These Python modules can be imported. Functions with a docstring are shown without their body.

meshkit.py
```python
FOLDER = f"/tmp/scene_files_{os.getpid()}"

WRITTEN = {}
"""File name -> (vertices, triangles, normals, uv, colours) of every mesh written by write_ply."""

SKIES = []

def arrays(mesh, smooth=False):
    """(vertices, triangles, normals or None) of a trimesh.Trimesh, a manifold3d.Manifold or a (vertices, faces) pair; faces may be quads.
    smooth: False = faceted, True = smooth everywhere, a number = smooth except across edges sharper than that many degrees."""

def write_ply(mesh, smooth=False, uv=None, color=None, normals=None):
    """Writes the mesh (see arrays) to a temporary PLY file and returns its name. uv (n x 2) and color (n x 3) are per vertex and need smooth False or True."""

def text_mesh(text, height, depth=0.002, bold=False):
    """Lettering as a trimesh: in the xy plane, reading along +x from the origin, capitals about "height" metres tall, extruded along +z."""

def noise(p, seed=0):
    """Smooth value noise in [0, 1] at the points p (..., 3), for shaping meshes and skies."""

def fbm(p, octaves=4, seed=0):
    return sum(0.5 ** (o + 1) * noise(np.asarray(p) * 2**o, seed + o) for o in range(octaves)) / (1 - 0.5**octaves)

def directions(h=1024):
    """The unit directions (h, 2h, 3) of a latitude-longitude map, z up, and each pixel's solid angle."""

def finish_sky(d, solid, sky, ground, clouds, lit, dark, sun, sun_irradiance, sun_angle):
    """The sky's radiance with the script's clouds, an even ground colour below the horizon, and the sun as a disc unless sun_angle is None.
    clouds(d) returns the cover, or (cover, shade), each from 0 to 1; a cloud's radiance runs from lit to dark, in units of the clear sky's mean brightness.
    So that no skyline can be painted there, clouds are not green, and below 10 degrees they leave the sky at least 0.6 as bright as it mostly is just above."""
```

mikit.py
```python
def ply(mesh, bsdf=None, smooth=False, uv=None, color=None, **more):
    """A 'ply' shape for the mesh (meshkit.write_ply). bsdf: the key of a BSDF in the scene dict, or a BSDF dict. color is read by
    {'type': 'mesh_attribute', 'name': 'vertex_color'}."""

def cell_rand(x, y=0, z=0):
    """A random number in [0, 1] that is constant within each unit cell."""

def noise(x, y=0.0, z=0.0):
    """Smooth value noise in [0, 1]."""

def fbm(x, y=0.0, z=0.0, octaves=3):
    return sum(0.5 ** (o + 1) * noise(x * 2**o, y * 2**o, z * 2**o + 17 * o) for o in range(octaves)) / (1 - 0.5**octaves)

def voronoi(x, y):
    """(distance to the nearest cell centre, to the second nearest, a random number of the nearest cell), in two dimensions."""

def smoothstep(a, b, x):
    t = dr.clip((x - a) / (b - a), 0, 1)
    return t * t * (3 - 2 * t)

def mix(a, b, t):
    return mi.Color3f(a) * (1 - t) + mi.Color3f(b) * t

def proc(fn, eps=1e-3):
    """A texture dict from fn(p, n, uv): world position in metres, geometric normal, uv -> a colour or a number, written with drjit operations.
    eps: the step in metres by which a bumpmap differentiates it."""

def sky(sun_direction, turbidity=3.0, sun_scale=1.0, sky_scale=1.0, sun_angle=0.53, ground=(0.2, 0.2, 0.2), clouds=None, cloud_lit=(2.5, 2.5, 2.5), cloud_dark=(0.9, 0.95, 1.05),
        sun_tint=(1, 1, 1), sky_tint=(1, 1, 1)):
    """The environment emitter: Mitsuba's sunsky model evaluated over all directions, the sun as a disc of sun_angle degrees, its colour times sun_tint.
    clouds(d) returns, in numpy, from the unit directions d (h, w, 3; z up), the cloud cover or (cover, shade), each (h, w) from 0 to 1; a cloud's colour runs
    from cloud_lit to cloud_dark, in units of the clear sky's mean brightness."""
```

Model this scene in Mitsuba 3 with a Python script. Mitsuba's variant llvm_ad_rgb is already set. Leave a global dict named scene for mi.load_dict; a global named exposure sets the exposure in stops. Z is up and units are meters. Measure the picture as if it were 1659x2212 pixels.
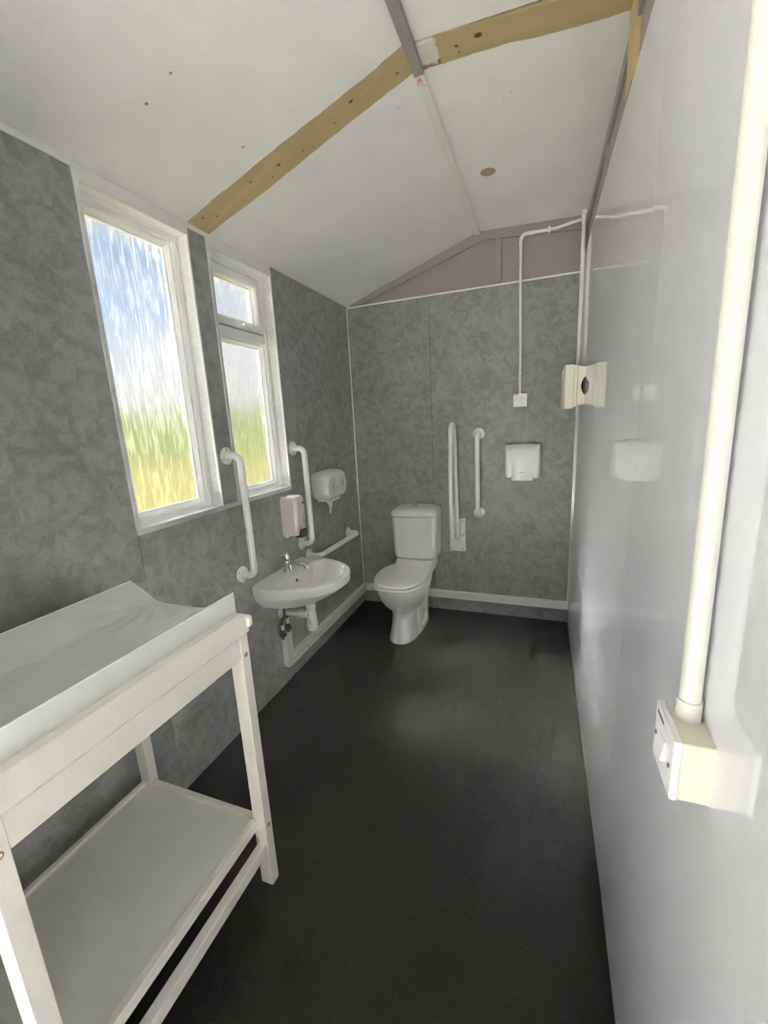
import math
import numpy as np
import trimesh
import drjit as dr
import mitsuba as mi
import mikit
import meshkit
from shapely.geometry import Polygon, Point, box as sbox

# ------------------------------------------------------------------ camera, sky, exposure
scene = {}
labels = {}
T = mi.ScalarTransform4f
exposure = 4.2

CAM = np.array([1.3882, -3.076, 1.5036])
FWD = np.array([-0.34799151, 0.91293379, -0.21319898])
UP = np.array([-0.02747665, 0.21738324, 0.97569952])
scene['camera'] = {
    'type': 'perspective', 'fov_axis': 'x',
    'fov': math.degrees(2 * math.atan(829.5 / 904.566)),
    'near_clip': 0.02, 'far_clip': 500.0,
    'to_world': T().look_at(origin=CAM.tolist(), target=(CAM + FWD).tolist(), up=UP.tolist()),
}


def clouds(d):
    az = np.arctan2(d[..., 1], d[..., 0])
    el = np.arcsin(np.clip(d[..., 2], -1, 1))
    p = np.stack([d[..., 0] * 2.2, d[..., 1] * 2.2, d[..., 2] * 5.0], -1)
    n = meshkit.fbm(p.reshape(-1, 3)).reshape(az.shape)
    n = (n - n.min()) / (n.max() - n.min())
    low = np.clip(1.0 - (el - 0.02) / 0.30, 0, 1)
    c = np.clip((n - 0.52 + 0.38 * low) / 0.25, 0, 1)
    bank = np.exp(-(((np.degrees(az) - 122) / 9) ** 2 + ((np.degrees(el) - 13) / 11) ** 2))   # white cloud seen through the far window
    c = np.clip(c + 1.1 * bank, 0, 1)
    return np.where(el > -0.02, c, 0.0)


SUN = (-0.683, -0.226, 0.695)
scene['sky'] = mikit.sky(SUN, turbidity=3.0, sun_scale=14.0, sky_scale=0.28, ground=(0.2, 0.2, 0.15),
                         clouds=clouds, cloud_lit=(2.2, 2.2, 2.2), cloud_dark=(1.2, 1.25, 1.3),
                         sun_tint=(0.84, 1.0, 1.20))


# ------------------------------------------------------------------ helpers
def lin(r, g, b):
    f = lambda c: (c / 255) / 12.92 if c / 255 <= 0.04045 else ((c / 255 + 0.055) / 1.055) ** 2.4
    return [f(r), f(g), f(b)]


def rgb(c):
    return {'type': 'rgb', 'value': [float(x) for x in c]}


def mat(name, color, rough=0.4, spec=0.5, metallic=0.0, clearcoat=0.0, bump=None, bump_scale=1.0, rtex=None):
    b = {'type': 'principled', 'base_color': color if isinstance(color, dict) else rgb(color),
         'roughness': rtex if rtex is not None else rough, 'specular': spec, 'metallic': metallic}
    if clearcoat:
        b['clearcoat'] = clearcoat
        b['clearcoat_gloss'] = 0.9
    if bump is not None:
        b = {'type': 'bumpmap', 'arbitrary': bump, 'scale': bump_scale, 'nested': b}
    scene['bsdf_' + name] = {'type': 'twosided', 'bsdf': b}
    return name


def key_for(name, parent=None):
    k = f'{parent}__{name}' if parent else name
    if k not in scene and k not in labels:
        return k
    i = 1
    while f'{k}_{i:03d}' in scene or f'{k}_{i:03d}' in labels:
        i += 1
    return f'{k}_{i:03d}'


def thing(name, label, cat, group=None):
    k = key_for(name)
    labels[k] = {'label': label, 'category': cat}
    if group:
        labels[k]['group'] = group
    return k


def part(name, mesh, m, parent, smooth=False, label=None):
    k = key_for(name, parent)
    if isinstance(mesh, list):
        mesh = trimesh.util.concatenate(mesh)
    scene[k] = mikit.ply(mesh, 'bsdf_' + m, smooth=smooth)
    if label:
        labels[k] = {'label': label}
    return k


def solid(name, mesh, m, label, cat, group=None, smooth=False):
    k = thing(name, label, cat, group)
    if isinstance(mesh, list):
        mesh = trimesh.util.concatenate(mesh)
    scene[k] = mikit.ply(mesh, 'bsdf_' + m, smooth=smooth)
    return k


def struct(name, mesh, m, label=None, smooth=False):
    if isinstance(mesh, list):
        mesh = trimesh.util.concatenate(mesh)
    scene[name] = mikit.ply(mesh, 'bsdf_' + m, smooth=smooth)
    labels[name] = {'kind': 'structure'}
    if label:
        labels[name]['label'] = label
    return name


def hull(pts):
    return trimesh.Trimesh(np.asarray(pts, float)).convex_hull if False else trimesh.convex.convex_hull(np.asarray(pts, float))


def bx(x0, x1, y0, y1, z0, z1, b=0.0):
    x0, x1 = sorted((x0, x1)); y0, y1 = sorted((y0, y1)); z0, z1 = sorted((z0, z1))
    if b <= 0:
        m = trimesh.creation.box(extents=(x1 - x0, y1 - y0, z1 - z0))
        m.apply_translation(((x0 + x1) / 2, (y0 + y1) / 2, (z0 + z1) / 2))
        return m
    P = []
    for sx in (0, 1):
        for sy in (0, 1):
            for sz in (0, 1):
                c = [x1 if sx else x0, y1 if sy else y0, z1 if sz else z0]
                d = [-b if sx else b, -b if sy else b, -b if sz else b]
                for k in range(3):
                    q = [c[i] + (0 if i == k else d[i]) for i in range(3)]
                    P.append(q)
    return hull(P)


_ico = trimesh.creation.icosphere(subdivisions=2).vertices


def rbox(x0, x1, y0, y1, z0, z1, r):
    P = []
    for x in (x0 + r, x1 - r):
        for y in (y0 + r, y1 - r):
            for z in (z0 + r, z1 - r):
                P.append(_ico * r + np.array([x, y, z]))
    return hull(np.vstack(P))


def fillet(points, R, n=8):
    pts = [np.array(p, float) for p in points]
    out = [pts[0]]
    for i in range(1, len(pts) - 1):
        a, b, c = pts[i - 1], pts[i], pts[i + 1]
        u, v = (a - b), (c - b)
        lu, lv = np.linalg.norm(u), np.linalg.norm(v)
        u, v = u / lu, v / lv
        ang = math.acos(np.clip(u @ v, -1, 1))
        if ang > math.pi - 1e-3:
            out.append(b); continue
        d = min(R / math.tan(ang / 2), lu * 0.49, lv * 0.49)
        r = d * math.tan(ang / 2)
        bis = (u + v) / np.linalg.norm(u + v)
        cen = b + bis * (r / math.sin(ang / 2))
        s, e = b + u * d - cen, b + v * d - cen
        w = math.acos(np.clip(s @ e / (r * r), -1, 1))
        for k in range(n + 1):
            t = k / n
            out.append(cen + (math.sin((1 - t) * w) * s + math.sin(t * w) * e) / math.sin(w))
    out.append(pts[-1])
    return np.array(out)


def loft(rings, cap0=True, cap1=True):
    rings = [np.asarray(r, float) for r in rings]
    n = len(rings[0])
    V = list(np.vstack(rings)); F = []
    for i in range(len(rings) - 1):
        for j in range(n):
            a, b = i * n + j, i * n + (j + 1) % n
            c, d = a + n, b + n
            F += [[a, b, d], [a, d, c]]
    if cap0:
        V.append(rings[0].mean(0)); k = len(V) - 1
        F += [[k, (j + 1) % n, j] for j in range(n)]
    if cap1:
        V.append(rings[-1].mean(0)); k = len(V) - 1; o = (len(rings) - 1) * n
        F += [[k, o + j, o + (j + 1) % n] for j in range(n)]
    m = trimesh.Trimesh(np.array(V), np.array(F), process=True)
    trimesh.repair.fix_normals(m)
    return m


def tube(points, r, sides=20):
    p = np.asarray(points, float)
    t = np.gradient(p, axis=0)
    t /= np.linalg.norm(t, axis=1, keepdims=True)
    ref = np.array([0.12, 0.31, 0.94]) if abs(t[0, 2]) < 0.8 else np.array([0.94, 0.3, 0.1])
    a = np.cross(t[0], ref); a /= np.linalg.norm(a)
    rings = []
    ang = np.arange(sides) * 2 * math.pi / sides
    rr = np.broadcast_to(r, (len(p),))
    for i in range(len(p)):
        a = a - t[i] * (a @ t[i]); a /= np.linalg.norm(a)
        b = np.cross(t[i], a)
        rings.append(p[i] + rr[i] * (np.cos(ang)[:, None] * a + np.sin(ang)[:, None] * b))
    return loft(rings)


def orient(m, axis, loc):
    """turns a mesh built along +z to point along axis and moves it to loc"""
    m = m.copy()
    m.apply_transform(trimesh.geometry.align_vectors([0, 0, 1], axis))
    m.apply_translation(loc)
    return m


def lathe(profile, axis=(0, 0, 1), loc=(0, 0, 0), sections=32):
    m = trimesh.creation.revolve(np.array(profile, float), sections=sections)
    trimesh.repair.fix_normals(m)
    return orient(m, axis, loc)


def prism(poly, axis, lo, hi):
    """shapely polygon extruded: axis 'x' -> polygon is (y,z); 'y' -> (x,z); 'z' -> (x,y)"""
    if isinstance(poly, (list, np.ndarray)):
        poly = Polygon(poly)
    m = trimesh.creation.extrude_polygon(poly, hi - lo)
    v = m.vertices.copy()
    if axis == 'x':
        w = np.c_[v[:, 2] + lo, v[:, 0], v[:, 1]]
    elif axis == 'y':
        w = np.c_[v[:, 0], v[:, 2] + lo, v[:, 1]]
    else:
        w = np.c_[v[:, 0], v[:, 1], v[:, 2] + lo]
    m = trimesh.Trimesh(w, m.faces, process=False)
    trimesh.repair.fix_normals(m)
    return m


def rrect(x0, x1, y0, y1, r):
    return sbox(x0 + r, y0 + r, x1 - r, y1 - r).buffer(r, quad_segs=6)


def print_strip(length, height, origin, right, up, depth=0.0006, seed=1):
    """a tiny worn line of print, too small to read: a connected strip with an uneven upper and lower edge"""
    rng = np.random.default_rng(seed)
    n = 22
    xs = np.linspace(-length / 2, length / 2, n)
    top = [(x, height * (0.28 + 0.22 * rng.random())) for x in xs]
    low = [(x, -height * (0.28 + 0.22 * rng.random())) for x in xs[::-1]]
    m = trimesh.creation.extrude_polygon(Polygon(top + low), depth)
    right, up = np.array(right, float), np.array(up, float)
    v = np.array(m.vertices)
    w = np.array(origin) + v[:, :1] * right + v[:, 1:2] * up + v[:, 2:3] * np.cross(right, up)
    return trimesh.Trimesh(w, m.faces, process=False)


def ring_se(cx, cy, a, b, z, n=2.5, N=56, bf=None):
    """superellipse ring in plan; b = half depth to the front (-y), bf = half depth to the back"""
    t = np.linspace(0, 2 * math.pi, N, endpoint=False)
    c, s = np.cos(t), np.sin(t)
    x = cx + a * np.sign(c) * np.abs(c) ** (2 / n)
    bb = np.where(s < 0, b, bf if bf is not None else b)
    y = cy + bb * np.sign(s) * np.abs(s) ** (2 / n)
    return np.c_[x, y, np.full(N, z)]


# ------------------------------------------------------------------ materials
smooth = mikit.smoothstep


def laminate(p, n, uv):
    u = p.x + p.y
    v = p.z
    wx = mikit.noise(u * 22, v * 22, 3.0) - 0.5
    wy = mikit.noise(u * 22, v * 22, 11.0) - 0.5
    a = mikit.fbm(u * 34 + wx * 1.4, v * 34 + wy * 1.4, 1.0, 3)
    r = 1 - dr.abs(2 * mikit.fbm(u * 75 + wx * 2, v * 75 + wy * 2, 5.0, 2) - 1)
    big = mikit.fbm(u * 7, v * 7, 21.0, 2)
    k = 0.55 * smooth(0.15, 0.85, a) + 0.24 * smooth(0.70, 1.0, r) + 0.45 * (big - 0.5)
    return mikit.mix((0.185, 0.191, 0.189), (0.300, 0.312, 0.310), dr.clip(k + 0.10, 0, 1))


mat('laminate_grey', mikit.proc(laminate), rough=0.34, spec=0.45)
mat('wall_core', (0.25, 0.24, 0.22), rough=0.8)


def ceiling_paint(p, n, uv):
    f = mikit.fbm(p.x * 6, p.y * 6, p.z * 6, 2)
    c = mikit.mix((0.74, 0.735, 0.72), (0.80, 0.795, 0.775), f)
    # filled screw holes and scuffs seen on the near left sheet
    for (sx, sy, r0, dark) in SPOTS:
        d = dr.sqrt(dr.square(p.x - sx) + dr.square(p.y - sy))
        c = mikit.mix(c, (0.16, 0.13, 0.11), dark * (1 - smooth(r0 * 0.6, r0, d)))
    return c


SPOTS = [(0.55, -2.10, 0.006, 0.8), (0.40, -1.96, 0.005, 0.8), (0.29, -1.95, 0.006, 0.9), (0.38, -1.63, 0.008, 0.5),
         (0.86, -1.33, 0.005, 0.4), (1.22, -1.15, 0.006, 0.4), (1.25, -1.19, 0.005, 0.4)]
mat('ceiling_white', mikit.proc(ceiling_paint), rough=0.6, spec=0.3)


def floor_vinyl(p, n, uv):
    f = mikit.fbm(p.x * 5, p.y * 5, 0.0, 2)
    s = mikit.cell_rand(p.x * 500, p.y * 500)
    c = mikit.mix((0.0045, 0.0045, 0.0042), (0.0080, 0.0082, 0.0076), f)
    c = mikit.mix(c, (0.06, 0.06, 0.055), smooth(0.985, 0.99, s) * 0.7)
    return c


def floor_bump(p, n, uv):
    return mikit.fbm(p.x * 220, p.y * 220, 0.0, 2) * 0.0006


mat('floor_black', mikit.proc(floor_vinyl), rough=0.45, spec=0.26, bump=mikit.proc(floor_bump, eps=5e-4), bump_scale=1.0)
scene['bsdf_gloss_panel'] = {'type': 'twosided', 'bsdf': {'type': 'plastic', 'diffuse_reflectance': rgb((0.76, 0.775, 0.84)), 'int_ior': 1.75}}
mat('lavender_paint', (0.275, 0.245, 0.243), rough=0.55, spec=0.35)
mat('white_trim', (0.74, 0.73, 0.70), rough=0.3, spec=0.5)
mat('pvc_white', (0.85, 0.85, 0.835), rough=0.25, spec=0.5)
mat('gloss_trim', (0.72, 0.73, 0.74), rough=0.12, spec=0.5, metallic=0.55)
mat('ceramic', (0.88, 0.875, 0.86), rough=0.07, spec=0.6)
mat('seat_plastic', (0.88, 0.875, 0.865), rough=0.1, spec=0.5)
mat('rail_white', (0.88, 0.875, 0.85), rough=0.2, spec=0.5)
mat('chrome', (0.62, 0.62, 0.62), rough=0.08, metallic=1.0)
mat('copper_dull', (0.10, 0.075, 0.055), rough=0.4, metallic=0.6)
mat('conduit_white', (0.70, 0.69, 0.645), rough=0.35, spec=0.45)
mat('switch_white', (0.86, 0.855, 0.83), rough=0.25, spec=0.5)
mat('switch_cream', (0.74, 0.70, 0.58), rough=0.4, spec=0.4)
mat('dryer_white', (0.89, 0.895, 0.87), rough=0.25, spec=0.5)
mat('soap_pink', (0.70, 0.61, 0.65), rough=0.25, spec=0.5)
mat('black_plastic', (0.012, 0.011, 0.011), rough=0.3)
mat('dark_print', (0.10, 0.10, 0.095), rough=0.5)
mat('red_print', (0.42, 0.02, 0.05), rough=0.5)
mat('grey_print', (0.33, 0.34, 0.31), rough=0.5)
mat('screw_grey', (0.22, 0.21, 0.19), rough=0.35, metallic=0.7)
mat('brass_bolt', (0.40, 0.34, 0.24), rough=0.4, metallic=0.7)
mat('table_white', (0.77, 0.725, 0.67), rough=0.38, spec=0.45)
mat('shelf_white', (0.66, 0.67, 0.63), rough=0.45, spec=0.4)
mat('paper_white', (0.75, 0.72, 0.68), rough=0.8, spec=0.1)
mat('dispenser_translucent', (0.76, 0.755, 0.73), rough=0.2, spec=0.5)
mat('dispenser_roll', (0.66, 0.655, 0.63), rough=0.35, spec=0.5)
mat('dispenser_core', (0.50, 0.48, 0.45), rough=0.35, spec=0.5)
mat('rubber_dark', (0.02, 0.02, 0.022), rough=0.5)
mat('hinge_grey', (0.45, 0.45, 0.45), rough=0.3, metallic=0.5)


def bare_wood(p, n, uv):
    u = p.x
    v = p.y + p.z * 0.5
    g = mikit.fbm(u * 3, v * 60, 0.0, 3)
    b = mikit.fbm(u * 12, v * 12, 4.0, 3)
    c = mikit.mix((0.37, 0.275, 0.14), (0.47, 0.375, 0.22), 0.6 * g + 0.4 * b)
    for (sx, sy, r0, k) in KNOTS:
        d = dr.sqrt(dr.square(p.x - sx) + dr.square((p.y - sy) * 1.3))
        c = mikit.mix(c, (0.05, 0.03, 0.018), k * (1 - smooth(r0 * 0.5, r0, d)))
    return c


KNOTS = [(0.06, -1.50, 0.008, .8), (0.10, -1.46, 0.006, .8), (0.30, -1.49, 0.007, .8), (0.42, -1.47, 0.010, .9), (0.37, -1.44, 0.006, .7),
         (0.52, -1.45, 0.006, .8), (0.555, -1.435, 0.005, .7), (0.66, -1.46, 0.006, .8), (0.74, -1.49, 0.010, .9), (0.90, -1.46, 0.008, .7),
         (1.10, -1.46, 0.009, .8), (1.17, -1.475, 0.016, .9), (1.105, -1.435, 0.006, .7)]
mat('bare_timber', mikit.proc(bare_wood), rough=0.7, spec=0.25)


def painted_block(p, n, uv):
    c = mi.Color3f(0.62, 0.60, 0.53)
    d = mikit.fbm(p.x * 70, p.y * 70, 2.0, 3)
    e = dr.maximum(smooth(-1.436, -1.424, p.y + (d - 0.5) * 0.02), smooth(1.034, 1.040, p.x + (d - 0.5) * 0.02) * smooth(0.4, 0.55, d))
    return mikit.mix(c, (0.25, 0.085, 0.065), e * smooth(0.3, 0.5, mikit.fbm(p.x * 50, p.y * 50, 7.0, 2)) * 0.9)


mat('noggin_paint', mikit.proc(painted_block), rough=0.6)


def ridge_white(p, n, uv):
    d = mikit.fbm(p.x * 90, p.y * 40, 2.0, 3)
    e = smooth(-1.34, -1.40, p.y + (d - 0.5) * 0.08)
    return mikit.mix((0.72, 0.70, 0.655), (0.50, 0.20, 0.14), e * smooth(0.30, 0.5, d))


mat('ridge_white', mikit.proc(ridge_white), rough=0.55)


def mat_cloth(p, n, uv):
    f = mikit.fbm(p.x * 14, p.y * 14, 3.0, 3)
    return mikit.mix((0.645, 0.655, 0.63), (0.70, 0.705, 0.68), f)


mat('mat_vinyl', mikit.proc(mat_cloth), rough=0.38, spec=0.45)


def field(p, n, uv):
    # dry mown grass near the building, greener pasture further out
    f = mikit.fbm(p.x * 0.12, p.y * 0.12, 0.0, 2)
    g = mikit.fbm(p.x * 5, p.y * 5, 1.0, 2)
    d = dr.sqrt(dr.square(p.x) + dr.square(p.y + 1.5))
    far = smooth(18.0, 34.0, d + (f - 0.5) * 16)
    c = mikit.mix((0.0140, 0.0128, 0.0062), (0.0088, 0.0108, 0.0046), far)
    return c * (0.75 + 0.5 * g)


scene['bsdf_field_grass'] = {'type': 'twosided', 'bsdf': {'type': 'diffuse', 'reflectance': mikit.proc(field)}}
mat('outer_grey', (0.10, 0.10, 0.10), rough=0.8)
mat('paving', (0.11, 0.11, 0.112), rough=0.85)


# obscured "rain" glass: fine vertical streaks of relief; where the relief is steep the pane scatters more widely
def rain(p, n, uv):
    u, v = p.y, p.z
    w = mikit.fbm(u * 60, v * 9, 0.0, 2) - 0.5
    a = mikit.noise(u * 190 + w * 2.2, v * 16, 3.0)
    b = mikit.noise(u * 330 + w * 3.0, v * 34, 8.0)
    return (0.65 * a + 0.35 * b) * 0.0010


def rain_steep(p, n, uv):
    u, v = p.y, p.z
    w = mikit.fbm(u * 60, v * 9, 0.0, 2) - 0.5
    a = mikit.noise(u * 150 + w * 2.2, v * 13, 13.0)
    b = mikit.noise(u * 290 + w * 3.0, v * 30, 18.0)
    return 0.16 + 0.62 * smooth(0.36, 0.82, 0.6 * a + 0.4 * b)


scene['bsdf_rain_glass'] = {
    'type': 'bumpmap', 'arbitrary': mikit.proc(rain, eps=4e-4), 'scale': 1.0,
    'nested': {'type': 'blendbsdf', 'weight': mikit.proc(rain_steep),
               'bsdf_0': {'type': 'roughdielectric', 'distribution': 'beckmann', 'alpha': 0.15, 'int_ior': 1.12, 'ext_ior': 1.0},
               'bsdf_1': {'type': 'roughdielectric', 'distribution': 'beckmann', 'alpha': 0.34, 'int_ior': 1.0, 'ext_ior': 1.30}},
}

# ------------------------------------------------------------------ the room
W = 1.6
YF = -3.75         # front wall with the doorway the photographer stands in
ZL = 2.335         # ceiling at the left wall
ZR, XR = 2.66, 0.964
ZE = 2.635         # ceiling at the right wall
W1 = (-1.985, -1.545)
W2 = (-1.42, -0.97)
ZS, ZH = 1.15, 2.287

struct('floor', bx(-0.16, 1.75, YF - 0.1, 0.15, -0.12, 0.0), 'floor_black', 'matt black sheet vinyl floor')

# left wall: core with two window holes, laminate panels in front
holes = [W1, W2]
core = [bx(-0.102, -0.008, YF, 0.15, -0.02, ZS - 0.015), bx(-0.102, -0.008, YF, W1[0], ZS - 0.015, 2.34),
        bx(-0.102, -0.008, W1[1], W2[0], ZS - 0.015, 2.34), bx(-0.102, -0.008, W2[1], 0.15, ZS - 0.015, 2.34),
        bx(-0.102, -0.008, W1[0], W1[1], ZH + 0.012, 2.34), bx(-0.102, -0.008, W2[0], W2[1], ZH + 0.012, 2.34),
        bx(-0.102, -0.03, YF, 0.15, 2.34, 2.46)]
struct('wall_left', core, 'wall_core', 'left wall lined with grey stone-effect panels around two windows')
G = 0.0008
part('panel', bx(-0.008, 0, YF, W1[0] - 0.012 - G, 0, 2.322, 0.0006), 'laminate_grey', 'wall_left')
part('panel', bx(-0.008, 0, W1[0] - 0.012 + G, W2[1] + 0.012 - G, 0, 1.134, 0.0006), 'laminate_grey', 'wall_left')
part('panel', bx(-0.008, 0, W1[1] + 0.008, W2[0] - 0.004, 1.156, 2.322, 0.0006), 'laminate_grey', 'wall_left')
part('panel', bx(-0.008, 0, W2[1] + 0.012 + G, 0, 0, 2.322, 0.0006), 'laminate_grey', 'wall_left')

# trims of the left wall
struct('trim_1', bx(-0.006, 0.006, YF, W1[0] - 0.005, 2.318, 2.338, 0.001), 'white_trim', 'narrow white trim along the top of the left wall')
struct('trim_2', bx(-0.006, 0.005, W1[1] + 0.004, W2[0] - 0.002, 2.316, 2.338, 0.001), 'white_trim', 'white trim on top of the pillar between the windows')
struct('trim_3', bx(-0.006, 0.004, W2[1] + 0.012, 0, 2.322, 2.336, 0.001), 'lavender_paint', 'thin trim above the far left panel')
struct('trim_4', bx(-0.006, 0.005, W1[0] - 0.012, W2[1] + 0.010, 1.133, 1.155, 0.0012), 'gloss_trim', 'shiny white sill strip running below both windows')
struct('trim_5', bx(-0.004, 0.008, -0.008, 0.0, 0.16, 2.33, 0.002), 'gloss_trim', 'shiny bead in the back left corner')

# back wall
struct('wall_back', [bx(-0.16, 1.75, 0.008, 0.15, -0.02, 2.80)], 'wall_core', 'back wall lined with grey stone-effect panels')
part('panel', bx(0.0, 0.627 - G, 0, 0.008, 0, 2.326, 0.0006), 'laminate_grey', 'wall_back')
part('panel', bx(0.627 + G, 1.6, 0, 0.008, 0, 2.326, 0.0006), 'laminate_grey', 'wall_back')
part('gable_board', prism([(0.0, 2.32), (1.62, 2.32), (1.62, ZE + 0.03), (XR, ZR + 0.03), (0.0, ZL + 0.03)], 'y', 0.004, 0.008), 'lavender_paint', 'wall_back',
     label='taupe painted gable board above the panels')
sl = (ZR - ZL) / XR
part('batten', prism([(0.03, ZL + 0.01), (0.13, ZL + 0.006), (XR + 0.04, ZR - 0.052), (XR + 0.04, ZR + 0.02), (XR, ZR + 0.02)], 'y', -0.010, 0.004), 'lavender_paint', 'wall_back')
part('batten', prism([(XR + 0.04, ZR - 0.052), (1.62, ZE - 0.075), (1.62, ZE + 0.02), (XR + 0.04, ZR + 0.02)], 'y', -0.010, 0.004), 'lavender_paint', 'wall_back')
part('batten', bx(1.078, 1.113, -0.012, 0.004, 2.345, ZR - 0.04, 0.001), 'lavender_paint', 'wall_back')
struct('trim_6', bx(0.0, 1.6, -0.006, 0.004, 2.325, 2.336, 0.0015), 'white_trim', 'narrow white trim along the top of the back wall panels')

# right wall: three glossy sheets, slightly bowed
ZP = 2.412


def bow(y):
    y = np.asarray(y, float)
    s = np.where(y > -0.955, 0.0, np.where(y > -1.885, 0.0045 * (-(y + 0.955)), 0.0))
    e = np.where(y <= -1.885, 0.0045 * 0.93 * np.exp(-np.abs(y + 1.885) / 0.30), 0.0)
    return W + s + e


def sheet(y0, y1, n=24):
    ys = np.linspace(y0, y1, n)
    x = bow(ys)
    rings = []
    for yy, xx in zip(ys, x):
        rings.append([[xx, yy, 0.0], [xx, yy, ZP], [xx + 0.008, yy, ZP], [xx + 0.008, yy, 0.0]])
    return loft(rings)


struct('wall_right', [bx(1.625, 1.75, YF - 0.1, 0.15, -0.02, 2.80)], 'wall_core', 'right wall lined with glossy pale grey lilac sheets')
part('panel', sheet(-0.955 + G, -0.001), 'gloss_panel', 'wall_right', smooth=30)
part('panel', sheet(-1.885 + G, -0.955 - G), 'gloss_panel', 'wall_right', smooth=30)
part('panel', sheet(YF, -1.885 - G, 60), 'gloss_panel', 'wall_right', smooth=30)
part('upper_board', bx(1.616, 1.625, YF, 0.0, 2.38, 2.78), 'lavender_paint', 'wall_right', label='taupe painted board above the glossy sheets')
part('batten', bx(1.604, 1.616, YF, -0.02, ZP + 0.15, ZP + 0.20, 0.001), 'lavender_paint', 'wall_right')
part('batten', bx(1.604, 1.616, -0.86, -0.815, ZP - 0.02, ZP + 0.2, 0.001), 'lavender_paint', 'wall_right')
part('timber_post', bx(1.598, 1.616, -1.475, -1.385, ZP + 0.002, 2.66, 0.001), 'bare_timber', 'wall_right', label='strip of bare timber above the glossy sheets')
struct('trim_7', bx(1.590, 1.601, -0.009, 0.0, 0.165, 2.32, 0.002), 'gloss_trim', 'shiny bead in the back right corner')

# front wall with an open doorway behind the camera
DX0, DX1, DZ = 0.15, 1.15, 2.05
struct('wall_front', [bx(-0.16, DX0, YF - 0.12, YF, -0.02, 2.8), bx(DX1, 1.75, YF - 0.12, YF, -0.02, 2.8), bx(DX0, DX1, YF - 0.12, YF, DZ, 2.8)],
       'white_trim', 'front wall with the open doorway')

# short return wall between the doorway and the changing table
struct('wall_return', bx(-0.05, 0.52, -2.98, -2.90, -0.02, 2.7), 'white_trim', 'short return wall beside the doorway')

# ceiling
def slope_z(x):
    return np.where(x < XR, ZL + sl * x, ZR + (ZE - ZR) * (x - XR) / (1.62 - XR))


YS0, YS1 = -1.535, -1.412


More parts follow.
